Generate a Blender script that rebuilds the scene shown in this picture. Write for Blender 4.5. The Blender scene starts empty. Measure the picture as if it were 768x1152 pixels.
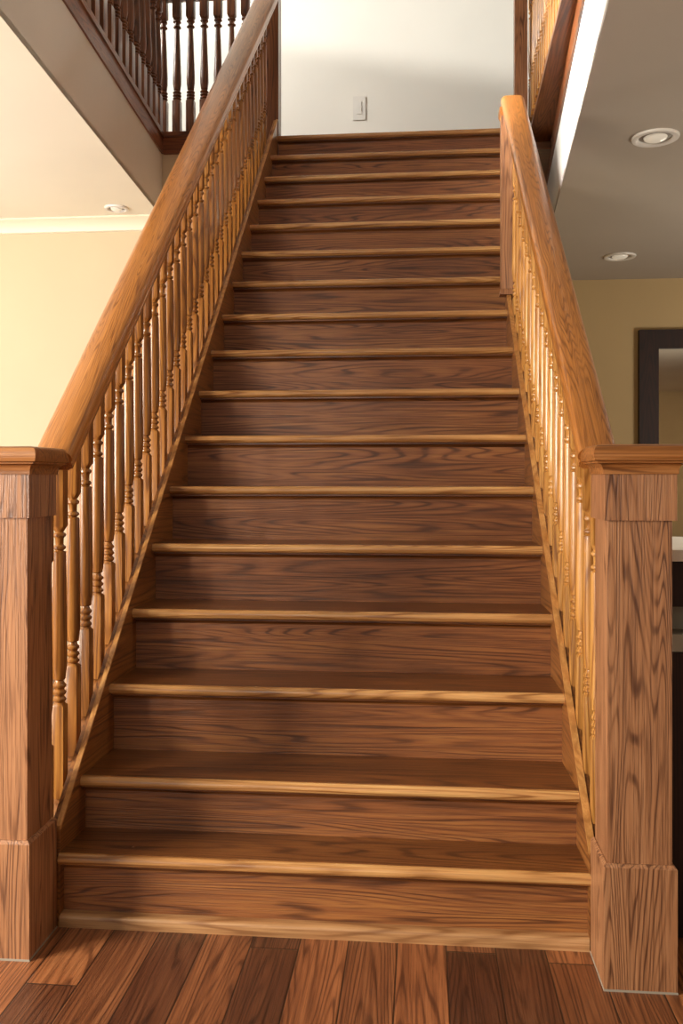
import bpy, bmesh, math, random
from mathutils import Vector
random.seed(7)
C = bpy.context.scene.collection
PI = math.pi

# ------------------------------------------------------------------ node helpers
def lin(h):
    h = h.lstrip('#'); v = [int(h[i:i+2], 16)/255 for i in (0, 2, 4)]
    return tuple((c/12.92 if c <= .04045 else ((c+.055)/1.055)**2.4) for c in v) + (1,)

class NT:
    def __init__(s, name):
        s.m = bpy.data.materials.new(name); s.m.use_nodes = True
        s.t = s.m.node_tree; s.t.nodes.clear()
        s.out = s.t.nodes.new('ShaderNodeOutputMaterial'); s.b = s.n('ShaderNodeBsdfPrincipled')
        s.l(s.b.outputs[0], s.out.inputs[0])
    def n(s, k, **kw):
        o = s.t.nodes.new(k)
        for a, v in kw.items(): setattr(o, a, v)
        return o
    def l(s, a, b): s.t.links.new(a, b)
    def put(s, sock, v):
        if hasattr(v, 'is_output') or hasattr(v, 'links'): s.l(v, sock)
        else: sock.default_value = v
    def math(s, op, a, b=0.0, c=None):
        o = s.n('ShaderNodeMath', operation=op); s.put(o.inputs[0], a); s.put(o.inputs[1], b)
        if c is not None: s.put(o.inputs[2], c)
        return o.outputs[0]
    def vmath(s, op, a, b):
        o = s.n('ShaderNodeVectorMath', operation=op); s.put(o.inputs[0], a); s.put(o.inputs[1], b); return o.outputs[0]
    def noise(s, vec, scale, detail=2, rough=.5, dist=0):
        o = s.n('ShaderNodeTexNoise'); s.put(o.inputs['Vector'], vec); o.inputs['Scale'].default_value = scale
        o.inputs['Detail'].default_value = detail; o.inputs['Roughness'].default_value = rough; o.inputs['Distortion'].default_value = dist
        return o.outputs['Fac']
    def mix(s, f, a, b, mode='MIX'):
        o = s.n('ShaderNodeMix', data_type='RGBA', blend_type=mode); s.put(o.inputs[0], f); s.put(o.inputs[6], a); s.put(o.inputs[7], b); return o.outputs[2]
    def ramp(s, f, stops):
        o = s.n('ShaderNodeValToRGB'); s.put(o.inputs[0], f); e = o.color_ramp.elements
        while len(e) < len(stops): e.new(.5)
        for i, (p, c) in enumerate(stops): e[i].position = p; e[i].color = c if len(c) == 4 else (*c, 1)
        return o.outputs[0]
    def maprange(s, v, a, b, c=0., d=1.):
        o = s.n('ShaderNodeMapRange'); s.put(o.inputs[0], v)
        for i, k in enumerate((a, b, c, d)): o.inputs[i+1].default_value = k
        return o.outputs[0]
    def bump(s, h, st, dist=.002):
        o = s.n('ShaderNodeBump'); o.inputs['Strength'].default_value = st; o.inputs['Distance'].default_value = dist
        s.l(h, o.inputs['Height']); s.l(o.outputs[0], s.b.inputs['Normal'])

def grain(t, vec, axis, light, mid, dark, fig=1.0, pore=.75):
    """Oak figure: contour rings of a stretched noise plus fine dark pores running along one axis."""
    def sc(ac, al):
        v = [ac, ac, ac]; v['xyz'.index(axis)] = al
        return t.vmath('MULTIPLY', vec, tuple(v))
    broad = t.noise(sc(6, .8), 1, 3)
    n1 = t.noise(sc(6.5*fig, .38*fig), 1, 2, .4, .2)
    wob = t.math('MULTIPLY', t.noise(sc(45, 6), 1, 2), 2.2)
    rings = t.math('MULTIPLY_ADD', t.math('SINE', t.math('ADD', t.math('MULTIPLY', n1, 175.0), wob)), .5, .5)
    fine = t.noise(sc(110, 2.2), 1, 5, .72)
    pores = t.maprange(t.noise(sc(260, 6), 1, 3, .6), .36, .50)
    k = t.math('ADD', t.math('MULTIPLY', rings, .09), t.math('MULTIPLY', fine, .62))
    k = t.math('ADD', k, t.math('MULTIPLY', broad, .48))
    col = t.ramp(k, [(.36, dark), (.60, mid), (.84, light)])
    gate = t.maprange(t.noise(sc(38, 1.6), 1, 3), .36, .58)
    streak = t.math('SUBTRACT', 1.0, t.math('MULTIPLY', t.math('SUBTRACT', 1.0, t.maprange(rings, .0, .26)), gate))
    col = t.mix(t.math('MULTIPLY', t.math('SUBTRACT', 1.0, streak), .8), col, dark)
    col = t.mix(t.math('MULTIPLY', t.math('SUBTRACT', 1.0, pores), pore*.7), col, dark)
    h = t.math('ADD', t.math('MULTIPLY', pores, .6), t.math('MULTIPLY', streak, .5))
    return col, h

def wood(name, axis, light, mid, dark, rough=.38, fig=1.0, bump=.25, coat=.15, pore=.6, var=.12):
    t = NT(name)
    tc = t.n('ShaderNodeTexCoord'); oi = t.n('ShaderNodeObjectInfo')
    cmb = t.n('ShaderNodeCombineXYZ')
    for i, q in enumerate((13.7, 31.3, 7.9)): t.l(t.math('MULTIPLY', oi.outputs['Random'], q), cmb.inputs[i])
    vec = t.vmath('ADD', tc.outputs['Object'], cmb.outputs[0])
    col, h = grain(t, vec, axis, lin(light), lin(mid), lin(dark), fig, pore)
    v = t.math('MULTIPLY_ADD', oi.outputs['Random'], var, 1 - var/2)
    hs = t.n('ShaderNodeHueSaturation'); t.l(col, hs.inputs['Color']); t.l(v, hs.inputs['Value'])
    t.l(hs.outputs[0], t.b.inputs['Base Color'])
    t.b.inputs['Roughness'].default_value = rough
    t.b.inputs['Coat Weight'].default_value = coat; t.b.inputs['Coat Roughness'].default_value = .22
    t.bump(h, bump)
    return t.m

def paint(name, col, rough=.75, bump=.05):
    t = NT(name); tc = t.n('ShaderNodeTexCoord')
    n = t.noise(tc.outputs['Object'], 1.3, 3)
    c = t.mix(t.maprange(n, .3, .7), lin(col), tuple(x*.94 for x in lin(col)[:3]) + (1,))
    t.l(c, t.b.inputs['Base Color']); t.b.inputs['Roughness'].default_value = rough
    t.bump(t.noise(tc.outputs['Object'], 350, 2), bump, .001)
    return t.m

def plain(name, col, rough=.5, metal=0, emit=0, ecol=None):
    t = NT(name); tc = t.n('ShaderNodeTexCoord')
    n = t.noise(tc.outputs['Object'], 9, 2)
    c = t.mix(n, lin(col), tuple(x*.9 for x in lin(col)[:3]) + (1,))
    t.l(c, t.b.inputs['Base Color']); t.b.inputs['Roughness'].default_value = rough; t.b.inputs['Metallic'].default_value = metal
    if emit:
        t.b.inputs['Emission Color'].default_value = lin(ecol or col); t.b.inputs['Emission Strength'].default_value = emit
    return t.m

def floor_mat():
    t = NT('plank_floor'); tc = t.n('ShaderNodeTexCoord'); sp = t.n('ShaderNodeSeparateXYZ'); t.l(tc.outputs['Object'], sp.inputs[0])
    W, L = .128, 1.25
    xs = t.math('DIVIDE', t.math('ADD', sp.outputs[0], 20.03), W); ix = t.math('FLOOR', xs); fx = t.math('FRACT', xs)
    wn = t.n('ShaderNodeTexWhiteNoise', noise_dimensions='1D'); t.l(ix, wn.inputs['W'])
    ys = t.math('ADD', t.math('DIVIDE', t.math('ADD', sp.outputs[1], 20.0), L), t.math('MULTIPLY', wn.outputs['Value'], 7.31))
    iy = t.math('FLOOR', ys); fy = t.math('FRACT', ys)
    cm = t.n('ShaderNodeCombineXYZ'); t.l(ix, cm.inputs[0]); t.l(iy, cm.inputs[1])
    w2 = t.n('ShaderNodeTexWhiteNoise', noise_dimensions='2D'); t.l(cm.outputs[0], w2.inputs['Vector'])
    off = t.vmath('MULTIPLY', w2.outputs['Color'], (17.0, 23.0, 5.0)); vec = t.vmath('ADD', tc.outputs['Object'], off)
    col, h = grain(t, vec, 'y', lin('#cf9a6c'), lin('#a2704c'), lin('#593725'), 1.2, .6)
    tone = t.ramp(w2.outputs['Value'], [(0, lin('#857070')), (.3, lin('#a89590')), (.55, lin('#d9c2b4')), (.8, lin('#ffe9d4')), (1, lin('#c8aaa0'))])
    col = t.mix(1.0, col, tone, 'MULTIPLY')
    gx = t.math('MINIMUM', fx, t.math('SUBTRACT', 1.0, fx)); gy = t.math('MULTIPLY', t.math('MINIMUM', fy, t.math('SUBTRACT', 1.0, fy)), L/W)
    g = t.maprange(t.math('MINIMUM', gx, gy), .004, .022)
    col = t.mix(g, lin('#23130b'), col)
    t.l(col, t.b.inputs['Base Color']); t.b.inputs['Roughness'].default_value = .36
    t.b.inputs['Coat Weight'].default_value = .1; t.b.inputs['Coat Roughness'].default_value = .25
    t.bump(t.math('ADD', h, t.math('MULTIPLY', g, 2.0)), .3)
    return t.m

M = {
 'newel': wood('oak_newel', 'z', '#bf8c64', '#a06e4a', '#4e2c1b', .42, 1.7, .45, .1, .6, .06),
 'newel_cap': wood('oak_newel_cap', 'x', '#bd8350', '#98602f', '#5c3316', .35, 1.0, .25, .2),
 'rail': wood('oak_rail', 'y', '#c98745', '#ad6e32', '#764419', .28, 2.6, .25, .3, .6, .03),
 'baluster': wood('oak_baluster_lit', 'z', '#dfab64', '#bb823f', '#7a481c', .30, 1.3, .15, .3, .4, .16),  # baluster oak lightened for the strongly lit right railing
 'baluster_shaded': wood('oak_baluster_shaded', 'z', '#bd8642', '#99632b', '#5b3212', .30, 1.3, .15, .3, .4, .16),  # same oak darkened: shade of the left railing put into the colour
 'tread': wood('oak_tread', 'x', '#96602f', '#754521', '#40230f', .30, 1.0, .2, .25, .5, .1),
 'nosing': wood('oak_nosing_lit', 'x', '#e6b878', '#c48f56', '#7f5029', .27, 1.0, .2, .35, .4, .1),  # lighter wood, paled further to carry the frontal highlights on the bullnose
 'riser': wood('oak_riser', 'x', '#b0763f', '#8d5630', '#4a2813', .42, 1.3, .4, .1, .55, .1),
 'shoe': wood('oak_shoe', 'x', '#d6aa7a', '#b98a5c', '#855833', .4, 1.0, .2, .1),
 'stringer': wood('oak_stringer', 'y', '#b07840', '#8c5729', '#532f17', .36, .9, .2, .2, .5, .05),
 'lit_edge': wood('oak_lit_edge', 'y', '#dba765', '#bd854a', '#a26d3a', .3, .5, .1, .3, .3, .05),  # paler than the stringer: the light along its top edge, as colour
 'dark_z': wood('walnut_baluster', 'z', '#96623a', '#744524', '#3d2010', .34, 1.2, .2, .2, .5, .14),
 'dark_y': wood('walnut_fascia', 'y', '#9a6038', '#7a4522', '#45220f', .36, 1.0, .2, .2, .5, .05),
 'dark_x': wood('walnut_crossband', 'x', '#9a6038', '#7a4522', '#45220f', .36, 1.0, .2, .2, .5, .05),
 'espresso': wood('espresso_wood', 'z', '#38190d', '#280f07', '#160703', .6, 1.0, .1, .0, .4, .05),
 'floor': floor_mat(),
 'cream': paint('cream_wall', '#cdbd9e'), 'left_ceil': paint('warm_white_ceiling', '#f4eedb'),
 'left_fascia': paint('shaded_fascia', '#dcd8d0'),  # white fascia toned greyer for its unlit side
 'white': paint('white_wall', '#f1efe6'), 'white_trim': paint('white_fascia', '#f6f4ee'),
 'dim_ceil': paint('dim_white_ceiling', '#b4aa9c'), 'tan': paint('tan_wall', '#c0a678'),  # ceiling is white paint darkened to carry the right room's dimness
 'crown': paint('white_crown', '#eee3ca', .5), 'caulk': plain('pale_caulk', '#9a8f80', .6),
 'plastic': plain('white_plastic', '#ebe9e2', .4), 'fixture': plain('fixture_white', '#e9e5dd', .35),
 'lens': plain('lamp_lens', '#d9d4c8', .25, 0, .25, '#fff1d8'), 'baffle': plain('fixture_baffle', '#8f887c', .4),
 'mirror': plain('mirror_glass', '#e8e6de', .03, 1.0), 'stone': plain('white_stone', '#efe9dc', .25),
 'shelf_grey': plain('grey_panel', '#b0a897', .5), 'brass': plain('dark_bronze', '#4a3a28', .3, 1.0),
}

# ------------------------------------------------------------------ mesh helpers
def mesh_obj(name, bm, mat, parent=None, loc=(0, 0, 0), smooth=True, bevel=0, seg=2):
    """bm is in world coordinates; shift it into the thing's own frame."""
    if bevel:
        es = [e for e in bm.edges if len(e.link_faces) == 2 and e.calc_face_angle(0) > .5]
        bmesh.ops.bevel(bm, geom=es, offset=bevel, segments=seg, profile=.5, affect='EDGES', clamp_overlap=True)
    bmesh.ops.recalc_face_normals(bm, faces=bm.faces[:])
    base = parent
    off = Vector((0, 0, 0))
    while base is not None: off += Vector(base.location); base = base.parent
    off += Vector(loc)
    bmesh.ops.translate(bm, vec=-off, verts=bm.verts[:])
    me = bpy.data.meshes.new(name); bm.to_mesh(me); bm.free()
    if smooth:
        for p in me.polygons: p.use_smooth = True
        try: me.set_sharp_from_angle(angle=.6)
        except Exception: pass
    me.materials.append(M[mat])
    o = bpy.data.objects.new(name, me); o.location = loc; o.parent = parent; C.objects.link(o)
    return o

def bx(x0, x1, y0, y1, z0, z1, bm=None):
    bm = bm or bmesh.new()
    v = [bm.verts.new((x, y, z)) for z in (z0, z1) for y in (y0, y1) for x in (x0, x1)]
    for f in ((0, 2, 3, 1), (4, 5, 7, 6), (0, 1, 5, 4), (2, 6, 7, 3), (0, 4, 6, 2), (1, 3, 7, 5)): bm.faces.new([v[i] for i in f])
    return bm

def prism_xy(pts, z0, z1, bm=None):
    bm = bm or bmesh.new()
    a = [bm.verts.new((x, y, z0)) for x, y in pts]; b = [bm.verts.new((x, y, z1)) for x, y in pts]; n = len(pts)
    bm.faces.new(a[::-1]); bm.faces.new(b)
    for i in range(n): bm.faces.new((a[i], a[(i+1) % n], b[(i+1) % n], b[i]))
    return bm

def loft_yz(pts, xa, xb, bm=None):
    """polygon in (y,z), extruded across x; xa/xb are functions of y."""
    bm = bm or bmesh.new()
    a = [bm.verts.new((xa(y), y, z)) for y, z in pts]; b = [bm.verts.new((xb(y), y, z)) for y, z in pts]; n = len(pts)
    bm.faces.new(a[::-1]); bm.faces.new(b)
    for i in range(n): bm.faces.new((a[i], a[(i+1) % n], b[(i+1) % n], b[i]))
    return bm

def square_stack(cx, cy, rows, bm=None):
    """square sections (half width, z) stacked into a moulded block"""
    bm = bm or bmesh.new(); rings = []
    for h, z in rows: rings.append([bm.verts.new((cx+sx*h, cy+sy*h, z)) for sx, sy in ((-1, -1), (1, -1), (1, 1), (-1, 1))])
    bm.faces.new(rings[0][::-1]); bm.faces.new(rings[-1])
    for r, s in zip(rings, rings[1:]):
        for i in range(4): bm.faces.new((r[i], r[(i+1) % 4], s[(i+1) % 4], s[i]))
    return bm

def lathe(cx, cy, rows, n=32, bm=None, cap=True):
    bm = bm or bmesh.new(); rings = []
    for r, z in rows: rings.append([bm.verts.new((cx+r*math.cos(2*PI*i/n), cy+r*math.sin(2*PI*i/n), z)) for i in range(n)])
    if cap: bm.faces.new(rings[0][::-1]); bm.faces.new(rings[-1])
    for r, s in zip(rings, rings[1:]):
        for i in range(n): bm.faces.new((r[i], r[(i+1) % n], s[(i+1) % n], s[i]))
    return bm

def thing(name, label, cat, loc, group=None):
    o = bpy.data.objects.new(name, None); o.empty_display_size = .1; o.location = loc; C.objects.link(o)
    o['label'] = label; o['category'] = cat
    if group: o['group'] = group
    return o
def tag(o, label, cat, group=None):
    o['label'] = label; o['category'] = cat
    if group: o['group'] = group
    return o
def struct(name, bm, mat, **kw):
    o = mesh_obj(name, bm, mat, **kw); o['kind'] = 'structure'; return o

# ------------------------------------------------------------------ measured stair geometry
RUN, RISE = .215, .20734
NY = {1: 2.3236, 2: 2.4768}; NZ = {0: 0.0, 1: .2016, 2: .3625}
for n in range(3, 18): NY[n] = 2.7052+(n-3)*RUN; NZ[n] = .5768+(n-3)*RISE
OV = .0415
S = RISE/RUN
def nose_z(y): return .5768+S*(y-2.7052)
def XL(y): return -.9872+.0138*(y-2.3236)
def XR(y): return .4381-.0163*(y-2.3236)
XR_UP = .575                      # the upper steps run on behind the end post
LAND = NZ[17]

# ------------------------------------------------------------------ staircase
st = thing('staircase', 'long straight oak staircase climbing from the plank floor to the upper landing', 'staircase', (-.27, 2.33, 0))
def tread_profile(yf, yb, z, t=.031):
    r = t/2; pts = []
    for k in range(9):
        a = PI/2+PI*k/8
        pts.append((yf+r+r*math.cos(a), z-r+r*math.sin(a)))
    return pts+[(yb, z-t), (yb, z)]
def bx_lr(y0, y1, z0, z1, xa, xb): return loft_yz([(y0, z0), (y0, z1), (y1, z1), (y1, z0)], xa, xb)
def xr_at(n): return (lambda y: XR_UP) if n >= 11 else XR
for n in range(1, 18):
    yf = NY[n]; yb = (NY[n+1]+OV+.012) if n < 17 else 5.98
    td = mesh_obj('tread', bx_lr(yf+.019, yb, NZ[n]-.031, NZ[n], XL, xr_at(n)), 'tread', st)
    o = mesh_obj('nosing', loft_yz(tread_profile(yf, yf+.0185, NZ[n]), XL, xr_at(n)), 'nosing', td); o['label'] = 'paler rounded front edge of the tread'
    ry = yf+OV
    cz = NZ[n]-.031
    pts = [(ry+.004, cz), (ry-.020, cz)] + [(ry-.020+.020*math.sin(a), cz-.006-.014*(1-math.cos(a))) for a in (0, .4, .8, 1.2, PI/2)] + [(ry+.004, cz-.020)]
    mesh_obj('cove_molding', loft_yz(pts, XL, xr_at(n)), 'tread', td)
    xl, xr = XL(ry), xr_at(n)(ry)
    mesh_obj('riser', bx(xl, xr, ry, ry+.018, NZ[n-1]-(0.02 if n > 1 else 0), NZ[n]-.031), 'riser', st)
pts = [(2.37, 0), (2.334, 0)] + [(2.334+.012*(1-math.cos(a)), .022+.012*math.sin(a)) for a in (0, .5, 1, PI/2)] + [(2.37, .034)]
o = mesh_obj('shoe_molding', loft_yz(pts, lambda y: -.987, lambda y: .437), 'shoe', st); o['label'] = 'pale strip along the foot of the first riser'

def band(y0, y1, dz0, dz1, zb):
    """closed stringer outline in (y,z)"""
    top = [(y0, nose_z(y0)+dz0), (y1, nose_z(y1)+dz1)]
    return top
# inner skirt boards
def stringer_pts(y0, y1, d0, d1, depth):
    return [(y0, max(0.0, nose_z(y0)-depth)), (y0, nose_z(y0)+d0), (y1, nose_z(y1)+d1), (y1, nose_z(y1)-depth), (y0+.2, max(0., nose_z(y0+.2)-depth))]
YLE, YRE = 5.74, 4.30
def skirt(name, y0, y1, d0, d1, xa, xb, mat='stringer', bevel=.005):
    pts = [(y0, .0), (y0, nose_z(y0)+d0), (y1, nose_z(y1)+d1), (y1, nose_z(y1)-.34), (y0+.42, 0)]
    return mesh_obj(name, loft_yz(pts, xa, xb), mat, st, bevel=bevel)
str_l = skirt('stringer', 2.338, YLE, .045, .085, lambda y: XL(y)-.026, lambda y: XL(y)+.0005)
str_r = skirt('stringer', 2.338, YRE, .03, .055, lambda y: XR(y)-.0005, lambda y: XR(y)+.026)

def lit_edge(y0, y1, d0, d1, xa, xb, parent):  # added strip, its pale wood stands in for the lit cap edge
    pts = [(y0, nose_z(y0)+d0-.004), (y0, nose_z(y0)+d0+.006), (y1, nose_z(y1)+d1+.006), (y1, nose_z(y1)+d1-.004)]
    o = mesh_obj('lit_edge_strip', loft_yz(pts, xa, xb), 'lit_edge', parent, bevel=.003); o['label'] = 'pale strip painted as the lit top edge of the stringer'
lit_edge(2.340, YLE, .045, .085, lambda y: XL(y)-.012, lambda y: XL(y)+.003, str_l)
lit_edge(2.340, YRE, .03, .055, lambda y: XR(y)-.003, lambda y: XR(y)+.016, str_r)

# walls carrying the flight
struct('wall_understair_left', loft_yz([(2.60, 0), (2.60, nose_z(2.60)-.145), (5.72, nose_z(5.72)-.145), (5.72, 0)], lambda y: XL(y)-.09, lambda y: XL(y)-.03), 'stringer')
struct('wall_understair_right', loft_yz([(2.60, 0), (2.60, nose_z(2.60)-.13), (4.36, nose_z(4.36)-.13), (4.36, 0)], lambda y: XR(y)+.03, lambda y: XR(y)+.09), 'tan')
struct('wall_stair_right', loft_yz([(4.40, 0), (4.40, nose_z(4.40)-.05), (5.2, nose_z(5.2)-.05), (5.25, 2.95), (7.80, 2.95), (7.80, 0)], lambda y: XR_UP+.032, lambda y: XR_UP+.08), 'tan')
struct('trim_1', loft_yz([(4.36, nose_z(4.36)-.3), (4.36, nose_z(4.36)+.06), (5.72, nose_z(5.72)+.06), (5.72, nose_z(5.72)-.3)], lambda y: XR_UP+.0005, lambda y: XR_UP+.03), 'stringer')

# ------------------------------------------------------------------ foot newel posts
def newel(cx, cy, label):
    t = thing('newel_post', label, 'newel post', (cx, cy, 0), 'square newel posts at the foot of the stairs')
    mesh_obj('plinth', square_stack(cx, cy, [(.0855, .004), (.0855, .296), (.079, .304)]), 'newel', t, bevel=.002)
    o = mesh_obj('caulk_line', square_stack(cx, cy, [(.0868, 0), (.0868, .003), (.086, .005)]), 'caulk', t); o['label'] = 'pale caulk line at the floor'
    mesh_obj('shaft', square_stack(cx, cy, [(.0755, .303), (.0755, 1.130)]), 'newel', t, bevel=.003)
    mesh_obj('collar', square_stack(cx, cy, [(.0845, 1.129), (.0845, 1.240)]), 'newel', t, bevel=.002)
    rows = [(.088, 1.240), (.088, 1.247)] + [(.088+.016*(1-math.cos(a)), 1.247+.020*math.sin(a)) for a in (.3, .6, .9, 1.2, PI/2)]
    rows += [(.105, 1.271), (.112, 1.273)] + [(.112+.0035*math.sin(a), 1.273+.030*a/PI) for a in (.5, 1.1, 1.6, 2.1, 2.7)] + [(.110, 1.305), (.104, 1.3095), (.094, 1.3115), (.0, 1.312)]
    mesh_obj('cap', square_stack(cx, cy, rows[:-1]), 'newel_cap', t)
    return t
CXL, CXR, CYN = -1.0775, .5235, 2.2455
newel(CXL, CYN, 'square oak newel post with moulded cap at left foot of the stairs')
newel(CXR, CYN, 'square oak newel post with moulded cap at right foot of the stairs')

# ------------------------------------------------------------------ turned balusters
def baluster_mesh(name, L, low, up, mat, sq=.017, body=.0205, taper=.2, n=20):
    """L total length, square foot of length low, square head of length up, turned vase and rings in between"""
    rows = []                                                     # (radius, z, squareness)
    rows += [(sq, 0, 1), (sq, low-.008, 1), (sq*.82, low, .3)]
    z = low
    for k in range(3): rows += [(sq*.72, z+.002, 0), (sq*1.02, z+.008, 0), (sq*1.02, z+.013, 0), (sq*.72, z+.019, 0)]; z += .020
    rows += [(sq*.62, z+.006, 0)]
    v0 = z+.010; v1 = L-up-.070
    for k in range(11):
        u = k/10; prof = .78+.22*math.sin(PI/2*min(1, u/.16))-taper*max(0, u-.16)/.84
        rows.append((body*prof, v0+(v1-v0)*u, 0))
    z = v1
    rows += [(sq*.60, z+.004, 0), (sq*.98, z+.010, 0), (sq*.98, z+.015, 0), (sq*.62, z+.021, 0), (sq*.66, z+.040, 0), (sq*.98, z+.046, 0), (sq*.98, z+.052, 0), (sq*.62, z+.058, 0), (sq*.85, z+.066, .2)]
    rows += [(sq, L-up+.006, 1), (sq, L, 1)]
    bm = bmesh.new(); rings = []
    for r, zz, s in rows:
        ring = []
        for i in range(n):
            a = 2*PI*(i+.5)/n; c, d = math.cos(a), math.sin(a); k = 1/max(abs(c), abs(d)); k = 1+(min(k, 1.36)-1)*s
            ring.append(bm.verts.new((r*k*c, r*k*d, zz)))
        rings.append(ring)
    bm.faces.new(rings[0][::-1]); bm.faces.new(rings[-1])
    for r, q in zip(rings, rings[1:]):
        for i in range(n): bm.faces.new((r[i], r[(i+1) % n], q[(i+1) % n], q[i]))
    bmesh.ops.recalc_face_normals(bm, faces=bm.faces[:])
    me = bpy.data.meshes.new(name); bm.to_mesh(me); bm.free()
    for p in me.polygons: p.use_smooth = True
    try: me.set_sharp_from_angle(angle=.75)
    except Exception: pass
    me.materials.append(M[mat]); return me
def put_balusters(me, spots, parent, rotz=0):
    first = None
    for (x, y, z) in spots:
        if first is None: o = first = bpy.data.objects.new('baluster', me)
        else: o = first.copy()
        o.parent = parent; o.location = Vector((x, y, z))-Vector(parent.location); o.rotation_euler.z = rotz
        C.objects.link(o)

def rail_profile(w, h):
    """handrail section (x, z), top face at z=0: wide flat crown, eased shoulders, grooved flanks, narrower foot"""
    a = w/2
    half = [(0, 0), (a*.62, -.001), (a*.84, -.006), (a*.96, -.014), (a, -.024), (a*.985, -.034), (a*.88, -.040), (a*.86, -.046), (a*.9, -.052), (a*.86, -h*.9), (a*.6, -h)]
    return [(-x, z) for x, z in half[:0:-1]] + half
def sloped_rail(name, y0, y1, ztop0, slope, xc0, xc1, w0, w1, mat, parent, h=.07):
    ang = math.atan(slope); Ln = (y1-y0)/math.cos(ang); bm = bmesh.new(); rings = []
    N = 8
    for k in range(N+1):
        u = k/N; xc = xc0+(xc1-xc0)*u; w = w0+(w1-w0)*u
        rings.append([bm.verts.new((xc-xc0+x, Ln*u, z)) for x, z in rail_profile(w, h)])
    n = len(rings[0]); bm.faces.new(rings[0]); bm.faces.new(rings[-1][::-1])
    for r, q in zip(rings, rings[1:]):
        for i in range(n): bm.faces.new((r[i], q[i], q[(i+1) % n], r[(i+1) % n]))
    bmesh.ops.recalc_face_normals(bm, faces=bm.faces[:])
    me = bpy.data.meshes.new(name); bm.to_mesh(me); bm.free()
    for p in me.polygons: p.use_smooth = True
    try: me.set_sharp_from_angle(angle=.5)
    except Exception: pass
    me.materials.append(M[mat])
    o = bpy.data.objects.new(name, me); o.parent = parent
    o.location = Vector((xc0, y0, ztop0))-Vector(parent.location); o.rotation_euler = (ang, 0, 0); C.objects.link(o); return o

def shoe(name, y0, y1, d0, d1, xa, xb, parent):
    pts = [(y0, nose_z(y0)+d0-.05), (y0, nose_z(y0)+d0), (y1, nose_z(y1)+d1), (y1, nose_z(y1)+d1-.05)]
    return mesh_obj(name, loft_yz(pts, xa, xb), 'stringer', parent, bevel=.003)

# left sloped railing
rl = thing('stair_railing', 'sloping oak handrail with turned balusters on the left side of the stairs', 'stair railing', (XL(2.4)-.06, 2.36, nose_z(2.36)))
rl_z = lambda y: 1.318+.9643*(y-2.34)
sloped_rail('handrail', 2.325, 5.72, rl_z(2.325), .9643, -1.0085, -.935, .108, .142, 'rail', rl)
shoe('shoe_rail', 2.345, 5.70, -.07, -.02, lambda y: XL(y)-.10, lambda y: XL(y)-.0265, rl)
BL = 1.075
bal_mesh = baluster_mesh('stair_baluster', BL, .275, .29, 'baluster', .019, .0225, .14)
sp = []
y = 2.386
while y < 5.66:
    zt = rl_z(y)-.085
    sp.append((XL(y)-.064, y, zt-BL+.005)); y += .097
bal_shaded = bal_mesh.copy(); bal_shaded.materials[0] = M['baluster_shaded']
put_balusters(bal_shaded, sp, rl)

# right sloped railing (ends on a short post part way up)
rr = thing('stair_railing', 'sloping oak handrail with turned balusters on the right side of the stairs', 'stair railing', (XR(2.4)+.05, 2.36, nose_z(2.36)))
RS = .895
rr_z = lambda y: 1.316+RS*(y-2.30)
RYE = 4.235
sloped_rail('handrail', 2.29, RYE, rr_z(2.29), RS, .4515, .4345, .100, .108, 'rail', rr)
shoe('shoe_rail', 2.345, 4.19, .02, .045, lambda y: XR(y)+.0265, lambda y: XR(y)+.095, rr)
sp = []
y = 2.415
while y < 4.16:
    zt = rr_z(y)-.085
    sp.append((XR(y)+.037-.004*(y-2.4)/1.8, y, zt-BL+.005)); y += .1005
put_balusters(bal_mesh, sp, rr)

# short square post under the upper end of the right handrail
pz = nose_z(4.235)+.05
ep = thing('newel_post', 'slim square post under the upper end of the right handrail', 'newel post', (.4085, 4.235, pz))
mesh_obj('shaft', bx(.378, .440, 4.205, 4.267, pz+.02, rr_z(4.205)-.055), 'newel', ep, bevel=.003)
mesh_obj('base_block', square_stack(.4085, 4.235, [(.036, pz-.005), (.036, pz+.014), (.031, pz+.022)]), 'newel', ep, bevel=.002)
mesh_obj('cap', square_stack(.4085, 4.238, [(.030, rr_z(4.205)-.085), (.038, rr_z(4.205)-.068), (.038, rr_z(4.205)-.04)]), 'rail', ep, bevel=.002)

# ------------------------------------------------------------------ upper floor: edges, ceilings, fascias
def XLB(y): return -1.573-.0565*(y-3.2)       # left opening edge
def XRB(y): return .681+.0735*(y-3.27)        # right opening edge
ZC, ZW, ZS = 2.966, 3.384, 3.52
YA, YB = .9, 5.74
struct('ceiling_left', prism_xy([(-5.2, YA), (XLB(YA), YA), (XLB(YB), YB), (-5.2, YB)], ZC, ZC+.03), 'left_ceil')
struct('wall_fascia_left', prism_xy([(XLB(YA)-.06, YA), (XLB(YA), YA), (XLB(YB), YB), (XLB(YB)-.06, YB)], ZC+.0005, ZS-.02), 'left_fascia')
struct('trim_2', prism_xy([(XLB(YA)-.03, YA), (XLB(YA)+.012, YA), (XLB(YB)+.012, YB-.02), (XLB(YB)-.03, YB-.02)], ZW, ZS), 'dark_y', bevel=.004)
struct('trim_3', prism_xy([(XLB(YA)-.03, YA), (XLB(YA)+.022, YA), (XLB(YB)+.022, YB-.03), (XLB(YB)-.03, YB-.03)], ZS-.03, ZS+.004), 'dark_y', bevel=.006)
struct('wall_back_left', bx(-5.2, -1.0, 5.74, 5.80, 0, 3.46), 'cream')
struct('trim_4', bx(XLB(YB)+.013, -1.05, 5.712, 5.739, ZW, ZS), 'dark_x', bevel=.004)
struct('trim_5', bx(XLB(YB)-.03, -1.05, 5.702, 5.80, ZS-.03, ZS+.004), 'dark_x', bevel=.006)
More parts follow.
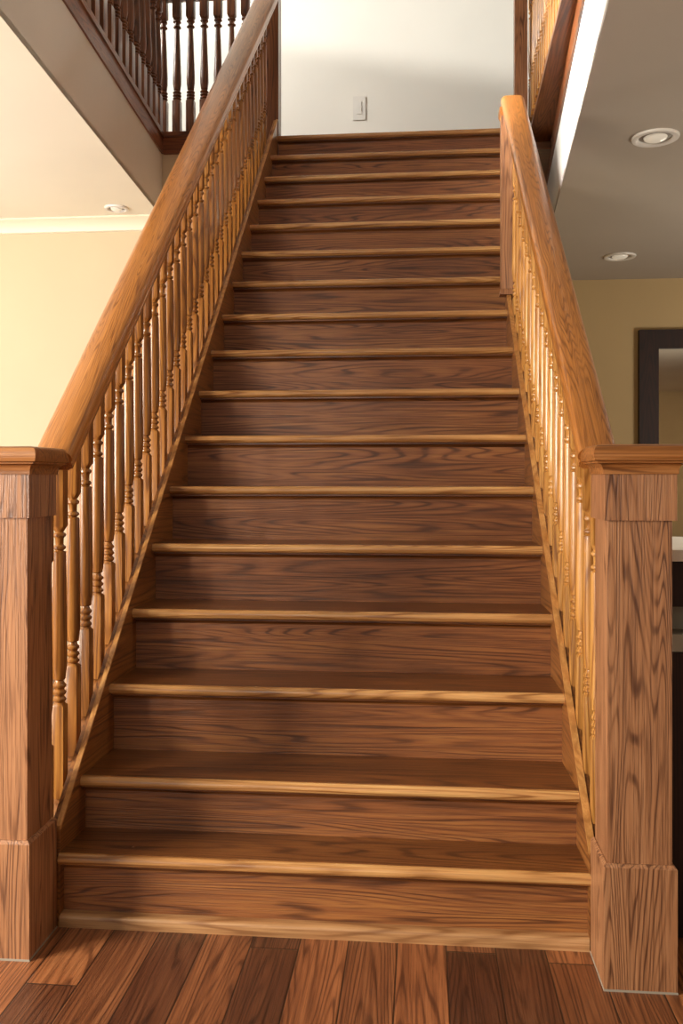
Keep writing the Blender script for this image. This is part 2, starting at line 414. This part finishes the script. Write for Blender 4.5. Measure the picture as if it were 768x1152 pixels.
# crown moulding of the left room
cp = [(5.739, 2.9655), (5.655, 2.9655), (5.655, 2.955), (5.680, 2.945), (5.700, 2.925), (5.718, 2.905), (5.722, 2.885), (5.739, 2.880)]
struct('trim_6', loft_yz(cp, lambda y: -5.2, lambda y: -1.73), 'crown')
# upper floor slabs
struct('floor_upper_left', prism_xy([(-5.2, YA), (XLB(YA)-.06, YA), (XLB(YB)-.06, YB), (-5.2, YB)], 3.44, LAND), 'tread')
struct('floor_landing', bx(-5.2, 5.0, 5.985, 7.0, LAND-.05, LAND), 'tread')
struct('floor_landing_edge', bx(-5.2, XL(5.98)-.001, 5.80, 5.985, LAND-.05, LAND), 'tread')
YRA, YRB = .6, 7.88
struct('ceiling_right', prism_xy([(XRB(-2.5), -2.5), (6.2, -2.5), (6.2, YRB), (XRB(YRB), YRB)], ZC, ZC+.03), 'dim_ceil')
struct('wall_fascia_right', prism_xy([(XRB(YA), YA), (XRB(YA)+.06, YA), (XRB(6.98)+.06, 6.98), (XRB(6.98), 6.98)], ZC+.0005, ZS-.02), 'white_trim')
struct('trim_7', prism_xy([(XRB(YA)-.012, YA), (XRB(YA)+.04, YA), (XRB(6.98)+.04, 6.98), (XRB(6.98)-.012, 6.98)], ZW, ZS+.02), 'dark_y', bevel=.004)
struct('trim_8', prism_xy([(XRB(YA)-.06, YA), (XRB(YA)+.06, YA), (XRB(6.98)+.06, 6.98), (XRB(6.98)-.20, 6.98), (XRB(5.8)-.15, 5.8), (XRB(4.3)-.085, 4.3)], ZS, ZS+.035), 'dark_y', bevel=.008)
struct('floor_upper_right', prism_xy([(XRB(YA)+.06, YA), (6.2, YA), (6.2, 5.98), (XRB(5.98)+.06, 5.98)], 3.44, LAND), 'tread')

# balcony balusters
bb = baluster_mesh('balcony_baluster', .905, .225, .135, 'dark_z', .0275, .0285, .45)
bt = baluster_mesh('balcony_baluster_stout', .905, .225, .135, 'dark_z', .031, .034, .4)
bl = thing('balcony_railing', 'dark wood balcony railing running along the left upper floor edge', 'balcony railing', (XLB(5.6)-.02, 5.66, ZS))
sp = []; y = 5.645
while y > 3.6: sp.append((XLB(y)-.012, y, ZS+.004)); y -= .135
put_balusters(bt, sp, bl)
def flat_rail(name, p0, p1, ztop, w, mat, parent):
    d = Vector((p1[0]-p0[0], p1[1]-p0[1], 0)); L = d.length; d.normalize(); s = Vector((d.y, -d.x, 0)); bm = bmesh.new(); rings = []
    for q in (Vector((*p0, ztop)), Vector((*p1, ztop))):
        rings.append([bm.verts.new(q+s*x+Vector((0, 0, z))) for x, z in rail_profile(w, .065)])
    n = len(rings[0]); bm.faces.new(rings[0]); bm.faces.new(rings[1][::-1])
    for i in range(n): bm.faces.new((rings[0][i], rings[1][i], rings[1][(i+1) % n], rings[0][(i+1) % n]))
    return mesh_obj(name, bm, mat, parent)
flat_rail('top_rail', (XLB(3.4)-.012, 3.4), (XLB(5.68)-.012, 5.68), ZS+.965, .10, 'dark_y', bl)
bk = thing('balcony_railing', 'dark wood balcony railing crossing behind the left handrail to the landing post', 'balcony railing', (-1.3, 5.755, ZS))
put_balusters(bb, [(-1.712+.0925*k, 5.756, ZS+.004) for k in range(7)], bk)
flat_rail('top_rail', (-1.76, 5.756), (-1.06, 5.756), ZS+.965, .10, 'dark_x', bk)
# landing posts
def slim_post(x0, x1, y0, y1, z0, z1, label, mat):
    cx, cy, h = (x0+x1)/2, (y0+y1)/2, (x1-x0)/2
    t = thing('newel_post', label, 'newel post', (cx, cy, z0))
    mesh_obj('shaft', square_stack(cx, cy, [(h, z0), (h, z1)]), mat, t, bevel=.003)
    mesh_obj('cap', square_stack(cx, cy, [(h+.006, z1), (h+.02, z1+.02), (h+.022, z1+.05), (h+.01, z1+.06)]), mat, t, bevel=.003)
    return t
slim_post(-1.052, -.935, 5.745, 5.862, LAND-.15, 4.62, 'tall dark square post at the left edge of the landing', 'dark_z')
slim_post(.600, .680, 5.72, 5.80, LAND, 4.70, 'tall brown square post at the right edge of the landing', 'newel')
br = thing('balcony_railing', 'dark wood balcony railing along the right upper floor edge above white fascia', 'balcony railing', (XRB(5.6), 5.66, ZS))
sp = []; y = 5.84
while y > 3.7: sp.append((XRB(y)-.055-.085*max(0, (y-4.3))/1.4, y, ZS+.035)); y -= .098
bw = baluster_mesh('balcony_baluster_light', .87, .225, .135, 'baluster', .021, .024)
put_balusters(bw, sp, br)
flat_rail('top_rail', (XRB(3.5)-.02, 3.5), (XRB(5.72)-.13, 5.72), ZS+.965, .10, 'dark_y', br)

# ------------------------------------------------------------------ room shell
struct('floor', bx(-5.2, 6.2, -2.5, 7.9, -.05, 0), 'floor')
struct('wall_upper_back', bx(-5.2, 6.2, 7.0, 7.06, LAND-.3, 6.4), 'white')
struct('wall_left', bx(-5.26, -5.2, -2.5, 5.8, 0, 2.999), 'cream')
struct('wall_back_right', bx(XR_UP+.08, 6.2, 7.88, 7.94, 0, 2.966), 'tan')
struct('wall_right', bx(6.2, 6.26, -2.5, 7.94, 0, 2.966), 'tan')
struct('wall_rear_right', bx(1.6, 6.2, -2.56, -2.5, 0, 2.966), 'cream')
bm = bx(-5.26, -5.2, -2.5, 7.0, 3.0, 5.48); bx(-5.26, -5.2, -2.5, 3.6, 5.48, 6.4, bm); bx(-5.26, -5.2, 6.9, 7.0, 5.48, 6.4, bm); bx(-5.26, -5.2, 3.6, 6.9, 6.3, 6.4, bm)
struct('wall_upper_left', bm, 'white')  # unseen opening, its sill set to shade the lower back wall
struct('ceiling_upper', bx(-5.26, 6.26, .2, 7.06, 6.4, 6.46), 'white')

# ------------------------------------------------------------------ fixtures
sw = thing('light_switch', 'small white rocker light switch on the wall above the landing', 'light switch', (-.488, 7.0, 4.175))
mesh_obj('wall_plate', bx(-.538, -.438, 6.992, 6.9995, 4.081, 4.269), 'plastic', sw, bevel=.003)
mesh_obj('rocker', bx(-.506, -.470, 6.987, 6.9915, 4.125, 4.225), 'plastic', sw, bevel=.002)

def downlight(cx, cy, r, label):
    t = thing('recessed_light', label, 'recessed light', (cx, cy, ZC), 'recessed ceiling lights')
    mesh_obj('trim_ring', lathe(cx, cy, [(r, ZC-.0005), (r, ZC-.006), (r*.97, ZC-.012), (r*.80, ZC-.014), (r*.72, ZC-.009), (r*.70, ZC-.001)], 40, cap=False), 'fixture', t)
    mesh_obj('baffle', lathe(cx, cy, [(r*.705, ZC-.0012), (r*.66, ZC-.002), (r*.5, ZC-.003)], 40), 'baffle', t)
    mesh_obj('lamp', lathe(cx, cy, [(r*.50, ZC-.0032), (r*.46, ZC-.012), (r*.3, ZC-.020), (r*.1, ZC-.022)], 32), 'lens', t)
downlight(1.188, 4.604, .117, 'round white recessed ceiling light on the right, nearer and larger of two')
downlight(1.549, 7.05, .122, 'small recessed ceiling light near the far wall, above the dark framed mirror')
downlight(-1.945, 5.50, .075, 'faint recessed light in the cream ceiling beside the left crown moulding')

mr = thing('wall_mirror', 'large mirror in a dark brown wood frame on the right far wall', 'mirror', (2.6, 7.88, .45))
x0, x1, z0, z1, fw = 1.885, 3.45, .45, 2.515, .163
bm = bmesh.new()
oq = [(x0, z0), (x1, z0), (x1, z1), (x0, z1)]; iq = [(x0+fw, z0+fw), (x1-fw, z0+fw), (x1-fw, z1-fw), (x0+fw, z1-fw)]
V = [[bm.verts.new((x, yy, z)) for x, z in q] for yy in (7.825, 7.879) for q in (oq, iq)]
for i in range(4):
    j = (i+1) % 4
    bm.faces.new((V[0][i], V[0][j], V[1][j], V[1][i])); bm.faces.new((V[2][i], V[2][j], V[3][j], V[3][i]))
    bm.faces.new((V[0][i], V[0][j], V[2][j], V[2][i])); bm.faces.new((V[1][i], V[1][j], V[3][j], V[3][i]))
mesh_obj('frame', bm, 'espresso', mr, bevel=.006)
mesh_obj('glass', bx(x0+fw-.01, x1-fw+.01, 7.855, 7.860, z0+fw-.01, z1-fw+.01), 'mirror', mr, smooth=False)

cb = thing('console_cabinet', 'dark cabinet with white stone top and open shelf behind the right newel post', 'cabinet', (1.2, 2.68, 0))
cx0, cx1, cy0, cy1 = .60, 1.65, 2.40, 2.92
mesh_obj('countertop', bx(cx0-.01, cx1+.02, cy0-.02, cy1, 1.012, 1.042), 'stone', cb, bevel=.004)
mesh_obj('drawer', bx(cx0+.02, cx1-.02, cy0, cy1-.03, .890, 1.008), 'espresso', cb, bevel=.003)
mesh_obj('side_panel', bx(cx0, cx0+.018, cy0, cy1, 0, 1.011), 'espresso', cb, bevel=.002)
mesh_obj('side_panel', bx(cx1-.018, cx1, cy0, cy1, 0, 1.011), 'espresso', cb, bevel=.002)
mesh_obj('back_panel', bx(cx0+.02, cx1-.02, cy0+.10, cy0+.12, .05, .888), 'shelf_grey', cb)
mesh_obj('shelf', bx(cx0+.02, cx1-.02, cy0+.005, cy1-.03, .770, .815), 'shelf_grey', cb, bevel=.002)
for k in (0, 1):
    a = cx0+.022+k*.506; d = mesh_obj('door', bx(a, a+.50, cy0+.002, cy0+.022, .05, .768), 'espresso', cb, bevel=.003)
    mesh_obj('handle', bx(a+(.46 if k == 0 else .03), a+(.472 if k == 0 else .042), cy0-.022, cy0+.0015, .50, .64), 'brass', d, bevel=.003)
mesh_obj('plinth', bx(cx0+.02, cx1-.02, cy0+.03, cy1-.03, 0, .048), 'espresso', cb)

# ------------------------------------------------------------------ light
w = bpy.data.worlds.new('world'); bpy.context.scene.world = w; w.use_nodes = True
bg = w.node_tree.nodes['Background']; bg.inputs[0].default_value = (1.0, .93, .83, 1); bg.inputs[1].default_value = .27
def area(name, loc, target, size, power, col, sy=None):
    d = bpy.data.lights.new(name, 'AREA'); d.energy = power; d.color = col; d.size = size
    if sy: d.shape = 'RECTANGLE'; d.size_y = sy
    o = bpy.data.objects.new(name, d); o.location = loc
    o.rotation_euler = (Vector(target)-Vector(loc)).to_track_quat('-Z', 'Y').to_euler(); C.objects.link(o); return o
def area2(*a, spread=PI, **k):
    o = area(*a, **k); o.data.spread = spread; return o
area('key_window', (-4.1, .0, 1.9), (.4, 3.0, .7), 1.4, 370, (1, .91, .77), 1.6)
area('front_fill', (-1.3, -2.3, 2.0), (-.3, 2.6, .4), 1.6, 32, (1, .92, .80))
area2('fascia_fill', (-1.9, 3.0, 3.95), (.78, 4.3, 3.35), .7, 26, (1, .97, .92), spread=.6)  # added lamp above the left balcony, whitens the right fascia
area2('upper_wall_fill', (-3.6, 5.2, 5.6), (.2, 7.0, 4.4), 1.2, 78, (1, .97, .91), spread=2.2)  # lamp added inside the hall to brighten the upper back wall
area('left_room_glow', (-3.9, 3.2, 1.0), (-3.0, 4.6, 2.9), 1.2, 62, (.97, 1, 1))
area('right_room_glow', (4.2, 4.6, .9), (3.0, 5.6, 2.9), 1.0, 75, (1, .93, .82))
area('counter_fill', (1.45, 2.75, 1.9), (1.0, 2.66, 1.04), .25, 9, (1, .95, .85))  # added out-of-view light that lifts the stone top
sd = bpy.data.lights.new('low_sun', 'SUN'); sd.energy = 8.0; sd.angle = .05; sd.color = (1, .97, .9)
so = bpy.data.objects.new('low_sun', sd); so.location = (-9, 4, 7); so.rotation_euler = Vector((1, .16, -.19)).to_track_quat('-Z', 'Y').to_euler(); C.objects.link(so)

# ------------------------------------------------------------------ camera
cam = bpy.data.cameras.new('camera'); co = bpy.data.objects.new('camera', cam); C.objects.link(co)
co.location = (0, 0, 1.231); co.rotation_euler = (PI/2, 0, .0898)
cam.sensor_fit = 'VERTICAL'; cam.sensor_height = 36.0; cam.lens = 990.5/1152*36.0
cam.shift_y = (537.7-576)/1152.0
cam.clip_start = .05
bpy.context.scene.camera = co
vs = bpy.context.scene.view_settings
vs.view_transform = 'Standard'; vs.look = 'None'; vs.exposure = 0.0; vs.gamma = 1.0
